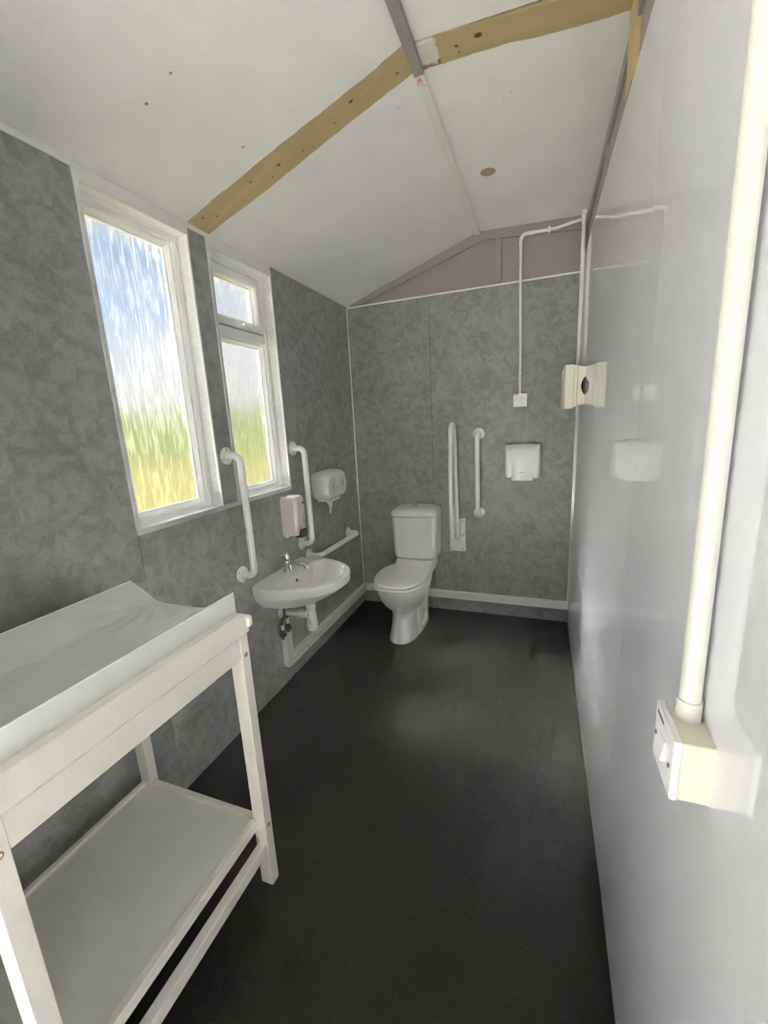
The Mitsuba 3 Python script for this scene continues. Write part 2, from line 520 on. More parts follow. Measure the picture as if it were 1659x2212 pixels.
def ceil_sheet(xa, xb, y0, y1, dz=0.0, t=0.012):
    za, zb = float(slope_z(np.array(xa))), float(slope_z(np.array(xb)))
    P = []
    for (x, z) in ((xa, za), (xb, zb)):
        for y in (y0, y1):
            P += [[x, y, z + dz], [x, y, z + dz + t]]
    return hull(P)


struct('ceiling', [ceil_sheet(-0.2, XR, YF - 0.15, 0.16, 0.012, 0.08), ceil_sheet(XR, 1.76, YF - 0.15, 0.16, 0.012, 0.08)], 'wall_core', 'white boarded ceiling rising to an off-centre ridge')
for xa, xb in ((-0.03, XR), (XR, 1.612)):
    for y0, y1 in ((YF, YS0 + 0.012), (YS1 - 0.012, 0.01)):
        part('sheet', ceil_sheet(xa, xb, y0, y1), 'ceiling_white', 'ceiling')


def timber_strip(xa, xb, seed):
    rng = np.random.default_rng(seed)
    n = 40
    xs = np.linspace(xa, xb, n)
    j0 = np.cumsum(rng.normal(0, 0.0015, n)); j1 = np.cumsum(rng.normal(0, 0.0015, n))
    j0 = np.clip(j0 - j0.mean(), -0.008, 0.008); j1 = np.clip(j1 - j1.mean(), -0.008, 0.008)
    rings = []
    for k, x in enumerate(xs):
        z = float(slope_z(np.array(x)))
        # the strip swings a little towards the back at the right
        off = 0.028 * max(0.0, (x - XR)) / 0.64
        a, b = YS0 + j0[k] + off * 1.6, YS1 + j1[k] + off * 0.6
        rings.append([[x, a, z - 0.002], [x, b, z - 0.002], [x, b, z + 0.01], [x, a, z + 0.01]])
    return loft(rings)


part('timber_strip', timber_strip(0.0, XR - 0.014, 3), 'bare_timber', 'ceiling', label='strip of bare timber crossing the white ceiling')
part('timber_strip', timber_strip(XR + 0.075, 1.612, 5), 'bare_timber', 'ceiling', label='strip of bare timber crossing the white ceiling')
part('noggin', bx(XR + 0.016, XR + 0.078, YS0 + 0.022, YS1 + 0.002, ZR - 0.006, ZR + 0.01, 0.001), 'noggin_paint', 'ceiling', label='white painted block with red stains beside the ridge')
part('bare_patch', lathe([[0, 0], [0.034, 0], [0.038, 0.003], [0, 0.003]], (0, 0, 1), (1.11, -0.69, float(slope_z(np.array(1.11))) - 0.0016), 28), 'bare_timber', 'ceiling', label='round bare timber patch')
struct('trim_8', bx(XR - 0.017, XR + 0.017, YF, -1.415, ZR - 0.022, ZR + 0.01, 0.001), 'lavender_paint', 'taupe ridge batten, near half')
struct('trim_9', bx(XR - 0.018, XR + 0.016, -1.414, -0.012, ZR - 0.017, ZR + 0.01, 0.001), 'ridge_white', 'white ridge batten, far half')


# ------------------------------------------------------------------ windows
def frame_loop(y0, y1, z0, z1, prof):
    """picture frame: prof is a closed list of (inset, x)"""
    rings = []
    for (cy, cz, sy, sz) in ((y0, z0, 1, 1), (y1, z0, -1, 1), (y1, z1, -1, -1), (y0, z1, 1, -1)):
        rings.append([[x, cy + sy * i, cz + sz * i] for i, x in prof])
    rings.append(rings[0])
    return loft(rings, False, False)


def window(name, yy, label, casement):
    y0, y1 = yy
    k = struct(name, frame_loop(y0, y1, ZS, ZH, [(0.0, -0.052), (0.012, -0.050), (0.022, -0.056), (0.024, -0.064), (0.024, -0.100), (0.0, -0.100)]), 'pvc_white', label)
    # lining boards of the reveal
    part('lining', bx(-0.054, 0.002, y0 - 0.010, y0, ZS, ZH, 0.0006), 'pvc_white', name)
    part('lining', bx(-0.054, 0.002, y1, y1 + 0.006, ZS, ZH, 0.0006), 'pvc_white', name)
    part('lining', bx(-0.054, 0.002, y0, y1, ZH, ZH + 0.010, 0.0006), 'pvc_white', name)
    part('sill', bx(-0.054, 0.002, y0, y1, ZS - 0.010, ZS, 0.0006), 'pvc_white', name)
    part('head_board', bx(-0.006, 0.004, y0 - 0.006, y1 + 0.003, ZH - 0.001, 2.335, 0.0008), 'white_trim', name)
    part('edge_bead', bx(-0.004, 0.006, y0 - 0.016, y0 + 0.002, ZS, 2.318, 0.0015), 'gloss_trim', name)
    part('edge_bead', bx(-0.004, 0.005, y1 - 0.001, y1 + 0.008, ZS, 2.318, 0.0015), 'gloss_trim', name)

    def lights(ya, yb, za, zb, w, depth=-0.066):
        part('bead', frame_loop(ya, yb, za, zb, [(0.0, depth), (w * 0.55, depth + 0.002), (w, depth - 0.014), (w - .002, depth - 0.018), (0.0, depth - 0.018)]), 'pvc_white', name)
        g = w + 0.0
        part('spacer', frame_loop(ya + g, yb - g, za + g, zb - g, [(-.004, depth - 0.019), (0.005, depth - 0.019), (0.005, -0.0982), (-.004, -0.0982)]), 'pvc_white', name)
        x = -0.0992
        pane = trimesh.Trimesh([[x, ya, za], [x, yb, za], [x, yb, zb], [x, ya, zb]], [[0, 1, 2], [0, 2, 3]], process=False)
        part('pane', pane, 'rain_glass', name, label='obscured rain-patterned glass pane')

    i = 0.022
    if not casement:
        lights(y0 + i, y1 - i, ZS + i, ZH - i, 0.022)
    else:
        zt = 1.965
        part('transom', bx(-0.100, -0.056, y0 + 0.02, y1 - 0.02, zt - 0.024, zt + 0.024, 0.003), 'pvc_white', name)
        lights(y0 + i, y1 - i, ZS + i, zt - 0.024, 0.018)
        c = part('casement', frame_loop(y0 + i + .005, y1 - i - .005, zt + 0.030, ZH - i - .005, [(0.0, -0.056), (0.004, -0.052), (0.034, -0.052), (0.040, -0.060), (0.040, -0.095), (0.0, -0.095)]), 'pvc_white', name, label='top-hung opening sash')
        part('gasket', frame_loop(y0 + i, y1 - i, zt + 0.024, ZH - i, [(0.0, -0.075), (0.008, -0.075), (0.008, -0.095), (0.0, -0.095)]), 'rubber_dark', name)
        lights(y0 + i + .040, y1 - i - .040, zt + 0.066, ZH - i - .040, 0.010, -0.064)
        # handle on the bottom rail of the sash
        ym = y0 + 0.24
        h = tube(fillet([(-0.050, ym, zt + 0.046), (-0.028, ym, zt + 0.046), (-0.024, ym - 0.02, zt + 0.045), (-0.024, ym + 0.115, zt + 0.038)], 0.01, 4), np.linspace(0.008, 0.0055, 20)[:len(fillet([(-0.050, ym, zt + 0.046), (-0.028, ym, zt + 0.046), (-0.024, ym - 0.02, zt + 0.045), (-0.024, ym + 0.115, zt + 0.038)], 0.01, 4))], 12)
        hb = rbox(-0.053, -0.044, ym - 0.035, ym + 0.03, zt + 0.036, zt + 0.056, 0.004)
        part('handle', [h, hb], 'pvc_white', c, smooth=40)
        part('screw_cap', orient(trimesh.creation.cylinder(0.004, 0.003, sections=12), (1, 0, 0), (-0.042, ym + 0.02, zt + 0.047)), 'screw_grey', c)
    return k


window('window_1', W1, 'tall fixed white window of rain-patterned glass nearest the camera', False)
window('window_2', W2, 'white window with a small opening top sash beside the pillar', True)

# ------------------------------------------------------------------ outside
gx = np.r_[np.linspace(-260, -40, 45), np.linspace(-36, 60, 40)]
gy = np.linspace(-120, 260, 77)
GX, GY = np.meshgrid(gx, gy)
dist = np.hypot(GX, GY + 1.5)
q = np.clip((dist - 38) / 130, 0, 1)
GZ = -0.33 + 8.0 * q * q * (3 - 2 * q) * (0.8 + 0.4 * meshkit.fbm(np.c_[GX.ravel() / 40, GY.ravel() / 40, np.zeros(GX.size)]).reshape(GX.shape))
GF = []
for i in range(len(gy) - 1):
    for j in range(len(gx) - 1):
        a = i * len(gx) + j
        GF += [[a, a + 1, a + len(gx) + 1], [a, a + len(gx) + 1, a + len(gx)]]
struct('ground', trimesh.Trimesh(np.c_[GX.ravel(), GY.ravel(), GZ.ravel()], GF, process=False), 'field_grass', 'dry yellow field and green rise outside the windows', smooth=True)
struct('path', bx(-3.0, 5.0, YF - 2.6, YF - 0.13, -0.34, -0.10), 'outer_grey', 'dark tarmac path outside the doorway')
struct('paving', bx(-8.0, 10.0, YF - 16.0, YF - 2.6, -0.34, -0.06), 'paving', 'pale gravel yard beyond the path')
struct('porch_roof', bx(-3.2, 1.9, YF - 0.42, YF - 0.12, 2.30, 2.36), 'outer_grey', 'porch roof shading the doorway')
struct('outer_roof', [hull([[-0.35, y, 2.42 + o] for y in (YF - .3, .3) for o in (0, .05)] + [[0.97, y, 2.80 + o] for y in (YF - .3, .3) for o in (0, .05)]),
                      bx(0.96, 1.95, YF - .3, .3, 2.80, 2.86)], 'outer_grey', 'roof over the room')


# ------------------------------------------------------------------ toilet
TX = 0.512
toilet = thing('toilet', 'white close-coupled toilet standing against the grey back wall', 'toilet')
rings = []
for z, a, yf, yb, n in ((0.0, .103, -.618, -.20, 2.4), (.006, .105, -.622, -.20, 2.4), (.03, .099, -.61, -.20, 2.4), (.08, .091, -.585, -.20, 2.4), (.14, .087, -.562, -.2, 2.4),
                        (.19, .088, -.552, -.2, 2.3), (.205, .096, -.560, -.2, 2.3), (.225, .118, -.585, -.2, 2.3), (.26, .142, -.625, -.19, 2.3),
                        (.30, .158, -.655, -.17, 2.3), (.345, .170, -.677, -.15, 2.35), (.385, .176, -.688, -.12, 2.4), (.398, .175, -.687, -.11, 2.4), (.402, .170, -.682, -.11, 2.4)):
    cy = -0.40
    rings.append(ring_se(TX - 0.008, cy, a, cy - yf, z, n, 64, bf=yb - cy))
bowl = loft(rings)
col = []
for z, a, yf, yb in ((0.0, .104, -.46, -.165), (.02, .103, -.45, -.165), (.20, .098, -.42, -.13), (.30, .105, -.40, -.06), (.36, .125, -.38, -.03), (.40, .150, -.36, -.015), (.43, .152, -.24, -.012), (.470, .146, -.215, -.012)):
    cy = (yf + yb) / 2
    col.append(ring_se(TX, cy, a, (yb - yf) / 2, z, 6, 48))
column = loft(col)
try:
    for s in (-1, 1):
        pocket = bx(TX + s * 0.088, TX + s * 0.13, -0.375, -0.245, 0.035, 0.27, 0.004)
        column = trimesh.boolean.difference([column, pocket], engine='manifold')
except Exception:
    pass
part('pan', [bowl, column], 'ceramic', toilet, smooth=35)
for yb_, zb_ in ((-0.27, 0.115), (-0.335, 0.085)):
    part('fixing_screw', orient(trimesh.creation.cylinder(0.006, 0.008, sections=12), (1, 0, 0), (TX + 0.089, yb_, zb_)), 'dark_print', toilet)
seat = loft([ring_se(TX - .012, -0.455, a, b, z, 2.5, 64, bf=.235) for z, a, b in ((.404, .168, .236), (.406, .176, .243), (.412, .179, .246), (.424, .179, .246), (.429, .175, .242))])
part('seat', seat, 'seat_plastic', toilet, smooth=35)
lid = loft([ring_se(TX - .012, -0.455, a, b, z, 2.5, 64, bf=bf) for z, a, b, bf in ((.4315, .172, .238, .226), (.434, .177, .243, .231), (.442, .179, .245, .232), (.451, .175, .241, .229),
                                                                                 (.459, .160, .225, .215), (.464, .128, .185, .18), (.466, .07, .11, .10))])
part('lid', lid, 'seat_plastic', toilet, smooth=35)
for s in (-1, 1):
    part('hinge', orient(trimesh.creation.cylinder(0.012, 0.05, sections=16), (1, 0, 0), (TX - .012 + s * 0.075, -0.222, 0.440)), 'seat_plastic', toilet, smooth=30)


def ring_rr(cx, hw, yf, yb, z, r, bowf=0.0, n=8):
    """rounded rectangle in plan with a bowed front"""
    P = []
    for (sx, yy, a0) in ((1, yb, 0), (-1, yb, 90), (-1, yf, 180), (1, yf, 270)):
        rr = r if yy == yf else min(r, 0.012)
        cx_, cy_ = cx + sx * (hw - rr), yy + (rr if yy == yf else -rr)
        for k in range(n):
            t = math.radians(a0 + 90 * k / (n - 1))
            P.append([cx_ + rr * math.cos(t), cy_ + rr * math.sin(t), z])
        if yy == yf and sx == -1:
            for q in np.linspace(-1, 1, 11)[1:-1]:
                P.append([cx + q * (hw - rr), yf, z])
    P = np.array(P)
    f = np.clip((-(P[:, 1]) - 0.05) / max(1e-6, (-yf - 0.05)), 0, 1)
    P[:, 1] -= bowf * f * (1 - ((P[:, 0] - cx) / hw) ** 2)
    return P


cis = [ring_rr(TX + .003, hw, yf, -0.003, z, .035, .012) for z, hw, yf in ((.474, .148, -.180), (.480, .157, -.188), (.495, .1625, -.193), (.56, .165, -.195), (.70, .170, -.198), (.795, .173, -.200))]
part('cistern', loft(cis), 'ceramic', toilet, smooth=35)
cl = [ring_rr(TX + .003, hw, yf, -0.002, z, .04, .012) for z, hw, yf in ((.798, .172, -.199), (.800, .177, -.205), (.822, .177, -.206), (.838, .170, -.199), (.850, .155, -.184), (.858, .125, -.155), (.861, .06, -.12))]
lidk = part('cistern_lid', loft(cl), 'ceramic', toilet, smooth=40)
part('flush_button', lathe([[0, 0], [.020, 0], [.021, .003], [.018, .005], [.0145, .005], [.0145, .012], [.012, .0145], [0, .0150]], (0, 0, 1), (TX + .003, -.105, .858), 24), 'chrome', lidk, smooth=35)

# ------------------------------------------------------------------ wash basin
basin = thing('wash_basin', 'white wall-hung wash basin with chrome mixer tap below the second window', 'wash basin')
BY = -1.172


def dring(xb, xf, hw, z, n=2.2, na=44, nb=18, flat=0.0):
    t = np.linspace(-math.pi / 2, math.pi / 2, na)
    c, s = np.cos(t), np.sin(t)
    x0 = xb + flat
    x = x0 + (xf - x0) * np.abs(c) ** (2 / n)
    y = BY + hw * np.sign(s) * np.abs(s) ** (2 / n)
    back = np.linspace(1, -1, nb + 2)[1:-1]
    P = [[a, b, z] for a, b in zip(x, y)] + [[xb, BY + hw * q, z] for q in back]
    return np.array(P)


prof = [dring(0.0, 0.20, .12, .552, 2.2, flat=.02), dring(0.0, 0.25, .185, .556, 2.2, flat=.03), dring(0.0, 0.30, .222, .575, 2.2, flat=.04), dring(0.0, 0.362, .252, .610, 2.2, flat=.05),
        dring(0.0, 0.410, .266, .645, 2.2, flat=.06), dring(0.0, 0.421, .268, .652, 2.2, flat=.06), dring(0.0, 0.424, .269, .690, 2.2, flat=.06), dring(0.0, 0.421, .267, .697, 2.2, flat=.06), dring(0.0, 0.413, .262, .700, 2.2, flat=.06),
        dring(0.118, 0.392, .232, .700, 2.2, flat=.03), dring(0.124, 0.384, .225, .697, 2.2, flat=.03), dring(0.130, 0.372, .213, .685, 2.2, flat=.03), dring(0.142, 0.340, .185, .640, 2.2, flat=.03),
        dring(0.155, 0.305, .150, .602, 2.2, flat=.03), dring(0.17, 0.265, .10, .585, 2.1, flat=.02), dring(0.19, 0.235, .04, .580, 2.0, flat=.02)]
part('bowl', loft(prof), 'ceramic', basin, smooth=38)
part('overflow', orient(trimesh.creation.cylinder(0.011, 0.004, sections=20), (0.97, 0, 0.25), (0.1385, BY - 0.035, 0.664)), 'black_plastic', basin)
part('overflow_ring', orient(trimesh.creation.torus(0.0115, 0.0022, 24, 8), (0.97, 0, 0.25), (0.1395, BY - 0.035, 0.664)), 'ceramic', basin, smooth=True)
part('plug_hole', lathe([[0, 0], [.014, 0], [.021, .003], [.021, .001], [.018, -.002], [0, -.002]], (0, 0, 1), (0.212, BY, 0.582), 24), 'chrome', basin, smooth=35)
tapx = 0.066
tap = part('tap', [lathe([[0, 0], [.025, 0], [.025, .004], [.0225, .008], [.0225, .060], [.020, .068], [0, .070]], (0, 0, 1), (tapx, BY, .699), 32),
                   tube(fillet([(tapx + .008, BY, .748), (tapx + .06, BY, .752), (tapx + .118, BY, .744), (tapx + .126, BY, .726)], .012, 5), 0.0115, 16)], 'chrome', basin, smooth=35, label='chrome mixer tap')
lev = hull(np.vstack([_ico * .019 * [1, 1, .6] + [tapx, BY, .777], _ico * .015 * [1, 1, .8] + [tapx - .002, BY - .004, .803]]))
handle = hull(np.vstack([_ico * .011 + [tapx, BY, .803], _ico * .007 * [1.6, 1, .7] + [tapx - .012, BY - .055, .810]]))
part('lever', [lev, handle], 'chrome', tap, smooth=35)
part('waste', lathe([[0, 0], [.020, 0], [.020, .05], [0, .05]], (0, 0, 1), (0.19, BY, .510), 24), 'chrome', basin, smooth=35)
trap = part('bottle_trap', lathe([[0, 0], [.024, .002], [.031, .010], [.032, .040], [.034, .041], [.034, .048], [.031, .049], [.027, .10], [.024, .135], [.026, .136], [.029, .140], [.029, .168], [.025, .172], [0, .172]], (0, 0, 1), (0.19, BY, .352), 28),
            'pvc_white', basin, smooth=35, label='white plastic bottle trap')
part('outlet_nut', orient(trimesh.creation.cylinder(.026, .034, sections=16), (1, 0, 0), (.142, BY - .004, .452)), 'pvc_white', trap, smooth=30)
part('outlet_pipe', tube([(.175, BY, .452), (.10, BY - .006, .450), (.004, BY - .014, .448)], .018, 20), 'pvc_white', trap, smooth=40)
part('wall_flange', lathe([[0, 0], [.036, 0], [.036, .004], [.028, .012], [.019, .014], [0, .014]], (1, 0, 0), (0.0, BY - .014, .448), 28), 'pvc_white', trap, smooth=35)
for dy, zb in ((-.052, .352), (.003, .368)):
    v = part('supply_pipe', tube(fillet([(.045, BY + dy, .58), (.045, BY + dy, .45), (.022, BY + dy - .004, .41), (.022, BY + dy - .004, .30)], .03, 5), .0065, 12), 'copper_dull', basin, smooth=40)
    part('valve', [orient(trimesh.creation.cylinder(.012, .034, sections=8), (0, 0, 1), (.022, BY + dy - .004, zb - .02)), orient(trimesh.creation.cylinder(.010, .02, sections=8), (1, 0, 0), (.034, BY + dy - .004, zb - .02))], 'copper_dull', v)
    part('tail', orient(trimesh.creation.cylinder(.0095, .03, sections=12), (0, 0, 1), (.026, BY + dy - .004, zb + .022)), 'pvc_white', v, smooth=30)

# ------------------------------------------------------------------ grab rails
def grab_rail(p0, p1, normal, label, stand=0.076, r=0.0172):
    p0, p1, nrm = np.array(p0, float), np.array(p1, float), np.array(normal, float)
    k = thing('grab_rail', label, 'grab rail')
    path = fillet([p0 + nrm * .004, p0 + nrm * stand, p1 + nrm * stand, p1 + nrm * .004], .058, 10)
    part('bar', tube(path, r, 24), 'rail_white', k, smooth=40)
    for p in (p0, p1):
        f = part('flange', lathe([[0, 0.0005], [.041, 0.0005], [.041, .004], [.039, .0065], [.021, .008], [.0185, .011], [0, .011]], nrm, p, 36), 'rail_white', k, smooth=35)
        a = np.cross(nrm, [0, 0, 1.0]); b = np.array([0, 0, 1.0])
        for q in range(3):
            t = math.radians(90 + 120 * q + (180 if p is p1 else 0))
            s = p + nrm * .0072 + .030 * (math.cos(t) * a + math.sin(t) * b)
            part('screw', orient(trimesh.creation.cylinder(.0036, .003, sections=10), nrm, s), 'screw_grey', f)
    return k


grab_rail((0, -1.478, 1.378), (0, -1.474, .788), (1, 0, 0), 'upright white grab rail starting on the narrow pillar between the windows, left of the basin', .078)
grab_rail((0, -.905, 1.368), (0, -.903, .783), (1, 0, 0), 'upright white grab rail between the soap dispenser and the toilet roll dispenser', .076)
grab_rail((0, -.835, .682), (0, -.238, .672), (1, 0, 0), 'horizontal white grab rail low on the left wall behind the basin', .085)
grab_rail((.967, 0, 1.378), (.970, 0, .802), (0, -1, 0), 'upright white grab rail on the back wall between hinged rail and hand dryer', .078)

# folding support rail
fold = thing('folding_rail', 'white hinged support rail folded up on its plate beside the toilet', 'support rail')
pl = part('wall_plate', bx(.748, .868, -.006, -.0005, .497, .753, .001), 'rail_white', fold)
for sx in (.762, .853):
    for sz in (.515, .625, .735):
        part('screw', orient(trimesh.creation.cylinder(.005, .003, sections=10), (0, -1, 0), (sx, -.0068, sz)), 'screw_grey', pl)
hx = .800
arm = fillet([(hx - .003, -.135, .625), (hx - .003, -.172, .76), (hx - .004, -.178, 1.10), (hx, -.172, 1.452), (hx + .004, -.068, 1.452), (hx + .010, -.058, .95), (hx + .018, -.040, .62)], .05, 9)
part('arm', tube(arm, .0165, 24), 'rail_white', fold, smooth=40)
part('brace', tube(fillet([(hx + .004, -.060, .885), (hx + .004, -.10, .80), (hx - .001, -.155, .735)], .03, 5), .010, 14), 'rail_white', fold, smooth=40)
part('pivot', prism([(-.001, .575), (-.055, .600), (-.062, .640), (-.050, .690), (-.020, .745), (-.001, .750)], 'x', .838, .844), 'rail_white', fold)
part('pivot', prism([(-.001, .590), (-.050, .600), (-.055, .640), (-.040, .690), (-.001, .700)], 'x', .806, .811), 'rail_white', fold)
part('pivot_pin', orient(trimesh.creation.cylinder(.006, .05, sections=12), (1, 0, 0), (hx + .014, -.042, .625)), 'screw_grey', fold)
part('end_cap', orient(trimesh.creation.cylinder(.0170, .012, sections=20), (0, -.27, .96), (hx - .003, -.134, .622)), 'rail_white', fold, smooth=30)

# ------------------------------------------------------------------ hand dryer
dryer = thing('hand_dryer', 'white square hand dryer on the back wall right of the upright rail', 'hand dryer')
DXc = 1.270


def dryer_ring(y, s, zt, zb, inset):
    # outline: gently arched top, rounded lower corners
    hw = .1165 - inset
    P = []
    for q in np.linspace(0, 1, 8):
        t = math.radians(-90 + 90 * q); P.append([DXc + hw - .018 + .018 * math.cos(t), zb + .018 + .018 * math.sin(t)])
    for q in np.linspace(0, 1, 6):
        t = math.radians(90 * q); P.append([DXc + hw - .010 - .004 + .014 * math.cos(t) - .001, zt - .024 + .014 * math.sin(t)])
    for q in np.linspace(1, -1, 19)[1:-1]:
        P.append([DXc + q * (hw - .018), zt - .010 + .010 * (1 - q * q)])
    for q in np.linspace(0, 1, 6):
        t = math.radians(90 + 90 * q); P.append([DXc - hw + .015 + .014 * math.cos(t), zt - .024 + .014 * math.sin(t)])
    for q in np.linspace(0, 1, 8):
        t = math.radians(180 + 90 * q); P.append([DXc - hw + .018 + .018 * math.cos(t), zb + .018 + .018 * math.sin(t)])
    return np.array([[a, y, b] for a, b in P])


body = loft([dryer_ring(-.001, 1, 1.298, 1.066, .002), dryer_ring(-.03, 1, 1.303, 1.066, 0), dryer_ring(-.085, 1, 1.302, 1.066, 0.0), dryer_ring(-.105, 1, 1.294, 1.068, .003),
             dryer_ring(-.116, 1, 1.280, 1.075, .010), dryer_ring(-.121, 1, 1.262, 1.084, .020)])
part('body', body, 'dryer_white', dryer, smooth=35)
# raised centre cover bounded by two swept curves
cv = []
for z in np.linspace(0, 1, 22):
    zz = 1.062 + z * (1.298 - 1.062)
    hw = .068 + .046 * max(0, (z - .35) / .65) ** 1.8
    yy = -.132 + .018 * max(0, (z - .55) / .45) ** 2 + (.028 * max(0, (z - .85) / .15) ** 2)
    cv.append([[DXc + q * hw, yy - .006 * (1 - q * q), zz] for q in np.linspace(-1, 1, 15)] + [[DXc + hw, -.06, zz], [DXc - hw, -.06, zz]])
part('cover', loft(cv), 'dryer_white', dryer, smooth=28)
part('logo_dot', orient(trimesh.creation.cylinder(.0032, .0012, sections=14), (0, -1, 0), (DXc - .022, -.1378, 1.118)), 'grey_print', dryer)
part('logo', print_strip(.034, .0042, (DXc + .003, -.1376, 1.118), (1, 0, 0), (0, 0, 1), .0012, 3), 'grey_print', dryer, label='small grey maker mark')
part('indicator', orient(trimesh.creation.cylinder(.003, .0012, sections=12), (0, -1, 0), (DXc - .003, -.1378, 1.085)), 'grey_print', dryer)


# ------------------------------------------------------------------ switches and conduits
spur = thing('isolator_switch', 'square white switch below the conduit on the back wall above the hand dryer', 'switch')
part('back_box', bx(1.204, 1.288, -.031, -.0005, 1.549, 1.630, .002), 'switch_white', spur)
sp = part('faceplate', rbox(1.202, 1.290, -.040, -.030, 1.547, 1.633, .003), 'switch_white', spur, smooth=35)
part('rocker', rbox(1.226, 1.241, -.0432, -.038, 1.580, 1.603, .002), 'switch_white', sp, smooth=35)
part('fuse_holder', rbox(1.249, 1.266, -.0432, -.038, 1.580, 1.606, .002), 'switch_white', sp, smooth=35)
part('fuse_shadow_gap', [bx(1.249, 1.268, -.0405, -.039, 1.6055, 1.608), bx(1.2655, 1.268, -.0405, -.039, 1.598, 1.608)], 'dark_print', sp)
part('neon', prism([(1.211, 1.588), (1.218, 1.590), (1.214, 1.599)], 'y', -.0405, -.039), 'dark_print', sp)
part('lettering', print_strip(.028, .0042, (1.222, -.0402, 1.624), (1, 0, 0), (0, 0, 1), .0005, 4), 'dark_print', sp, label='tiny dark print')

cond = thing('conduit', 'thin white conduit rising from the back wall switch and turning right under the gable', 'conduit')
cy = -.016
part('pipe', tube(fillet([(1.2445, cy, 1.632), (1.2375, cy, 2.10), (1.232, cy, 2.592), (1.44, cy, 2.592), (1.575, cy - .02, 2.605)], .045, 8), .0098, 18), 'conduit_white', cond, smooth=40)
part('elbow', tube(fillet([(1.2330, cy, 2.525), (1.232, cy, 2.592), (1.292, cy, 2.592)], .045, 8), .0116, 18), 'conduit_white', cond, smooth=40)
for z0, z1, x in ((1.632, 1.655, 1.2442), (2.085, 2.108, 1.2380)):
    part('coupler', orient(trimesh.creation.cylinder(.0118, z1 - z0, sections=20), (0, 0, 1), (x, cy, (z0 + z1) / 2)), 'conduit_white', cond, smooth=30)
part('coupler', orient(trimesh.creation.cylinder(.0118, .022, sections=20), (1, 0, 0), (1.302, cy, 2.592)), 'conduit_white', cond, smooth=30)
part('saddle_clip', bx(1.390, 1.404, cy - .013, -.0005, 2.574, 2.607, .003), 'conduit_white', cond)

jb = solid('conduit_box', bx(1.573, 1.603, -.085, -.030, 2.588, 2.648, .003), 'conduit_white', 'small white conduit box up in the back right corner under the ceiling', 'conduit box')
cond2 = thing('conduit', 'white conduit dropping down the back right corner to the cream fan housing', 'conduit')
part('pipe', tube([(1.584, -.105, 2.60), (1.584, -.125, 2.2), (1.584, -.150, 1.74)], .0112, 18), 'conduit_white', cond2, smooth=40)
part('coupler', orient(trimesh.creation.cylinder(.0128, .02, sections=20), (0, 0, 1), (1.584, -.118, 2.33)), 'conduit_white', cond2, smooth=30)

fan = thing('extractor_fan', 'cream square fan housing on the glossy right wall near the back corner', 'extractor fan')
fz0, fz1 = 1.520, 1.742
fy0, fy1 = -.50, -.10
arc = Polygon([(1.600 - 1e-4, fz0 + .018), (1.562, fz0 + .010), (1.562, fz1 - .004), (1.600 - 1e-4, fz1 - .012)])
notch = Point(1.652, 1.632).buffer(.0715, quad_segs=24)
part('base', prism(arc.difference(notch), 'y', fy0, fy1), 'switch_cream', fan)
part('recess', bx(1.590, 1.5995, fy0 + .03, fy1 - .03, 1.56, 1.70), 'black_plastic', fan)
part('frame', bx(1.541, 1.561, fy0 - .004, fy1 + .004, fz0 + .004, fz1, .003), 'switch_cream', fan)
part('cover', hull([[x, y, z] for x, iy, iz in ((1.541, 0, 0), (1.500, 0.0, 0), (1.494, .02, .008)) for y in (fy0 - .006 + iy, fy1 + .006 - iy) for z in (fz0 - .004 + iz, fz1 + .004 - iz)]), 'switch_cream', fan)

cond3 = thing('conduit', 'thick white conduit close to the camera running down the right wall to the light switch', 'conduit')
nx, ny = 1.5835, -2.478
part('pipe', tube([(nx, ny, 1.105), (nx - .002, ny + .004, 1.8), (nx - .004, ny + .01, 2.60)], .0125, 28), 'conduit_white', cond3, smooth=40)
part('coupler', orient(trimesh.creation.cylinder(.0146, .032, sections=28), (0, 0, 1), (nx, ny, 1.104)), 'conduit_white', cond3, smooth=30)

sw = thing('light_switch', 'light switch with cream back box on the right wall, closest to the camera', 'light switch')
sy0, sy1, sz0, sz1 = -2.530, -2.446, 1.004, 1.089
part('back_box', bx(1.565, 1.6025, sy0, sy1, sz0, sz1, .0012), 'switch_cream', sw, label='cream back box')
fp = part('faceplate', rbox(1.5555, 1.5655, sy0 - .002, sy1 + .002, sz0 - .002, sz1 + .002, .0035), 'switch_white', sw, smooth=35)
part('rocker', hull([[1.556, -2.500, 1.032], [1.556, -2.476, 1.032], [1.556, -2.500, 1.062], [1.556, -2.476, 1.062], [1.5505, -2.499, 1.033], [1.5505, -2.477, 1.033], [1.5540, -2.499, 1.061], [1.5540, -2.477, 1.061]]), 'switch_white', fp)
for yy in (-2.520, -2.456):
    part('screw', orient(trimesh.creation.cylinder(.003, .002, sections=12), (1, 0, 0), (1.555, yy, 1.045)), 'screw_grey', fp)
part('lettering', print_strip(.030, .0042, (1.5553, -2.470, 1.080), (0, -1, 0), (0, 0, 1), .0005, 5), 'dark_print', fp, label='tiny dark print')

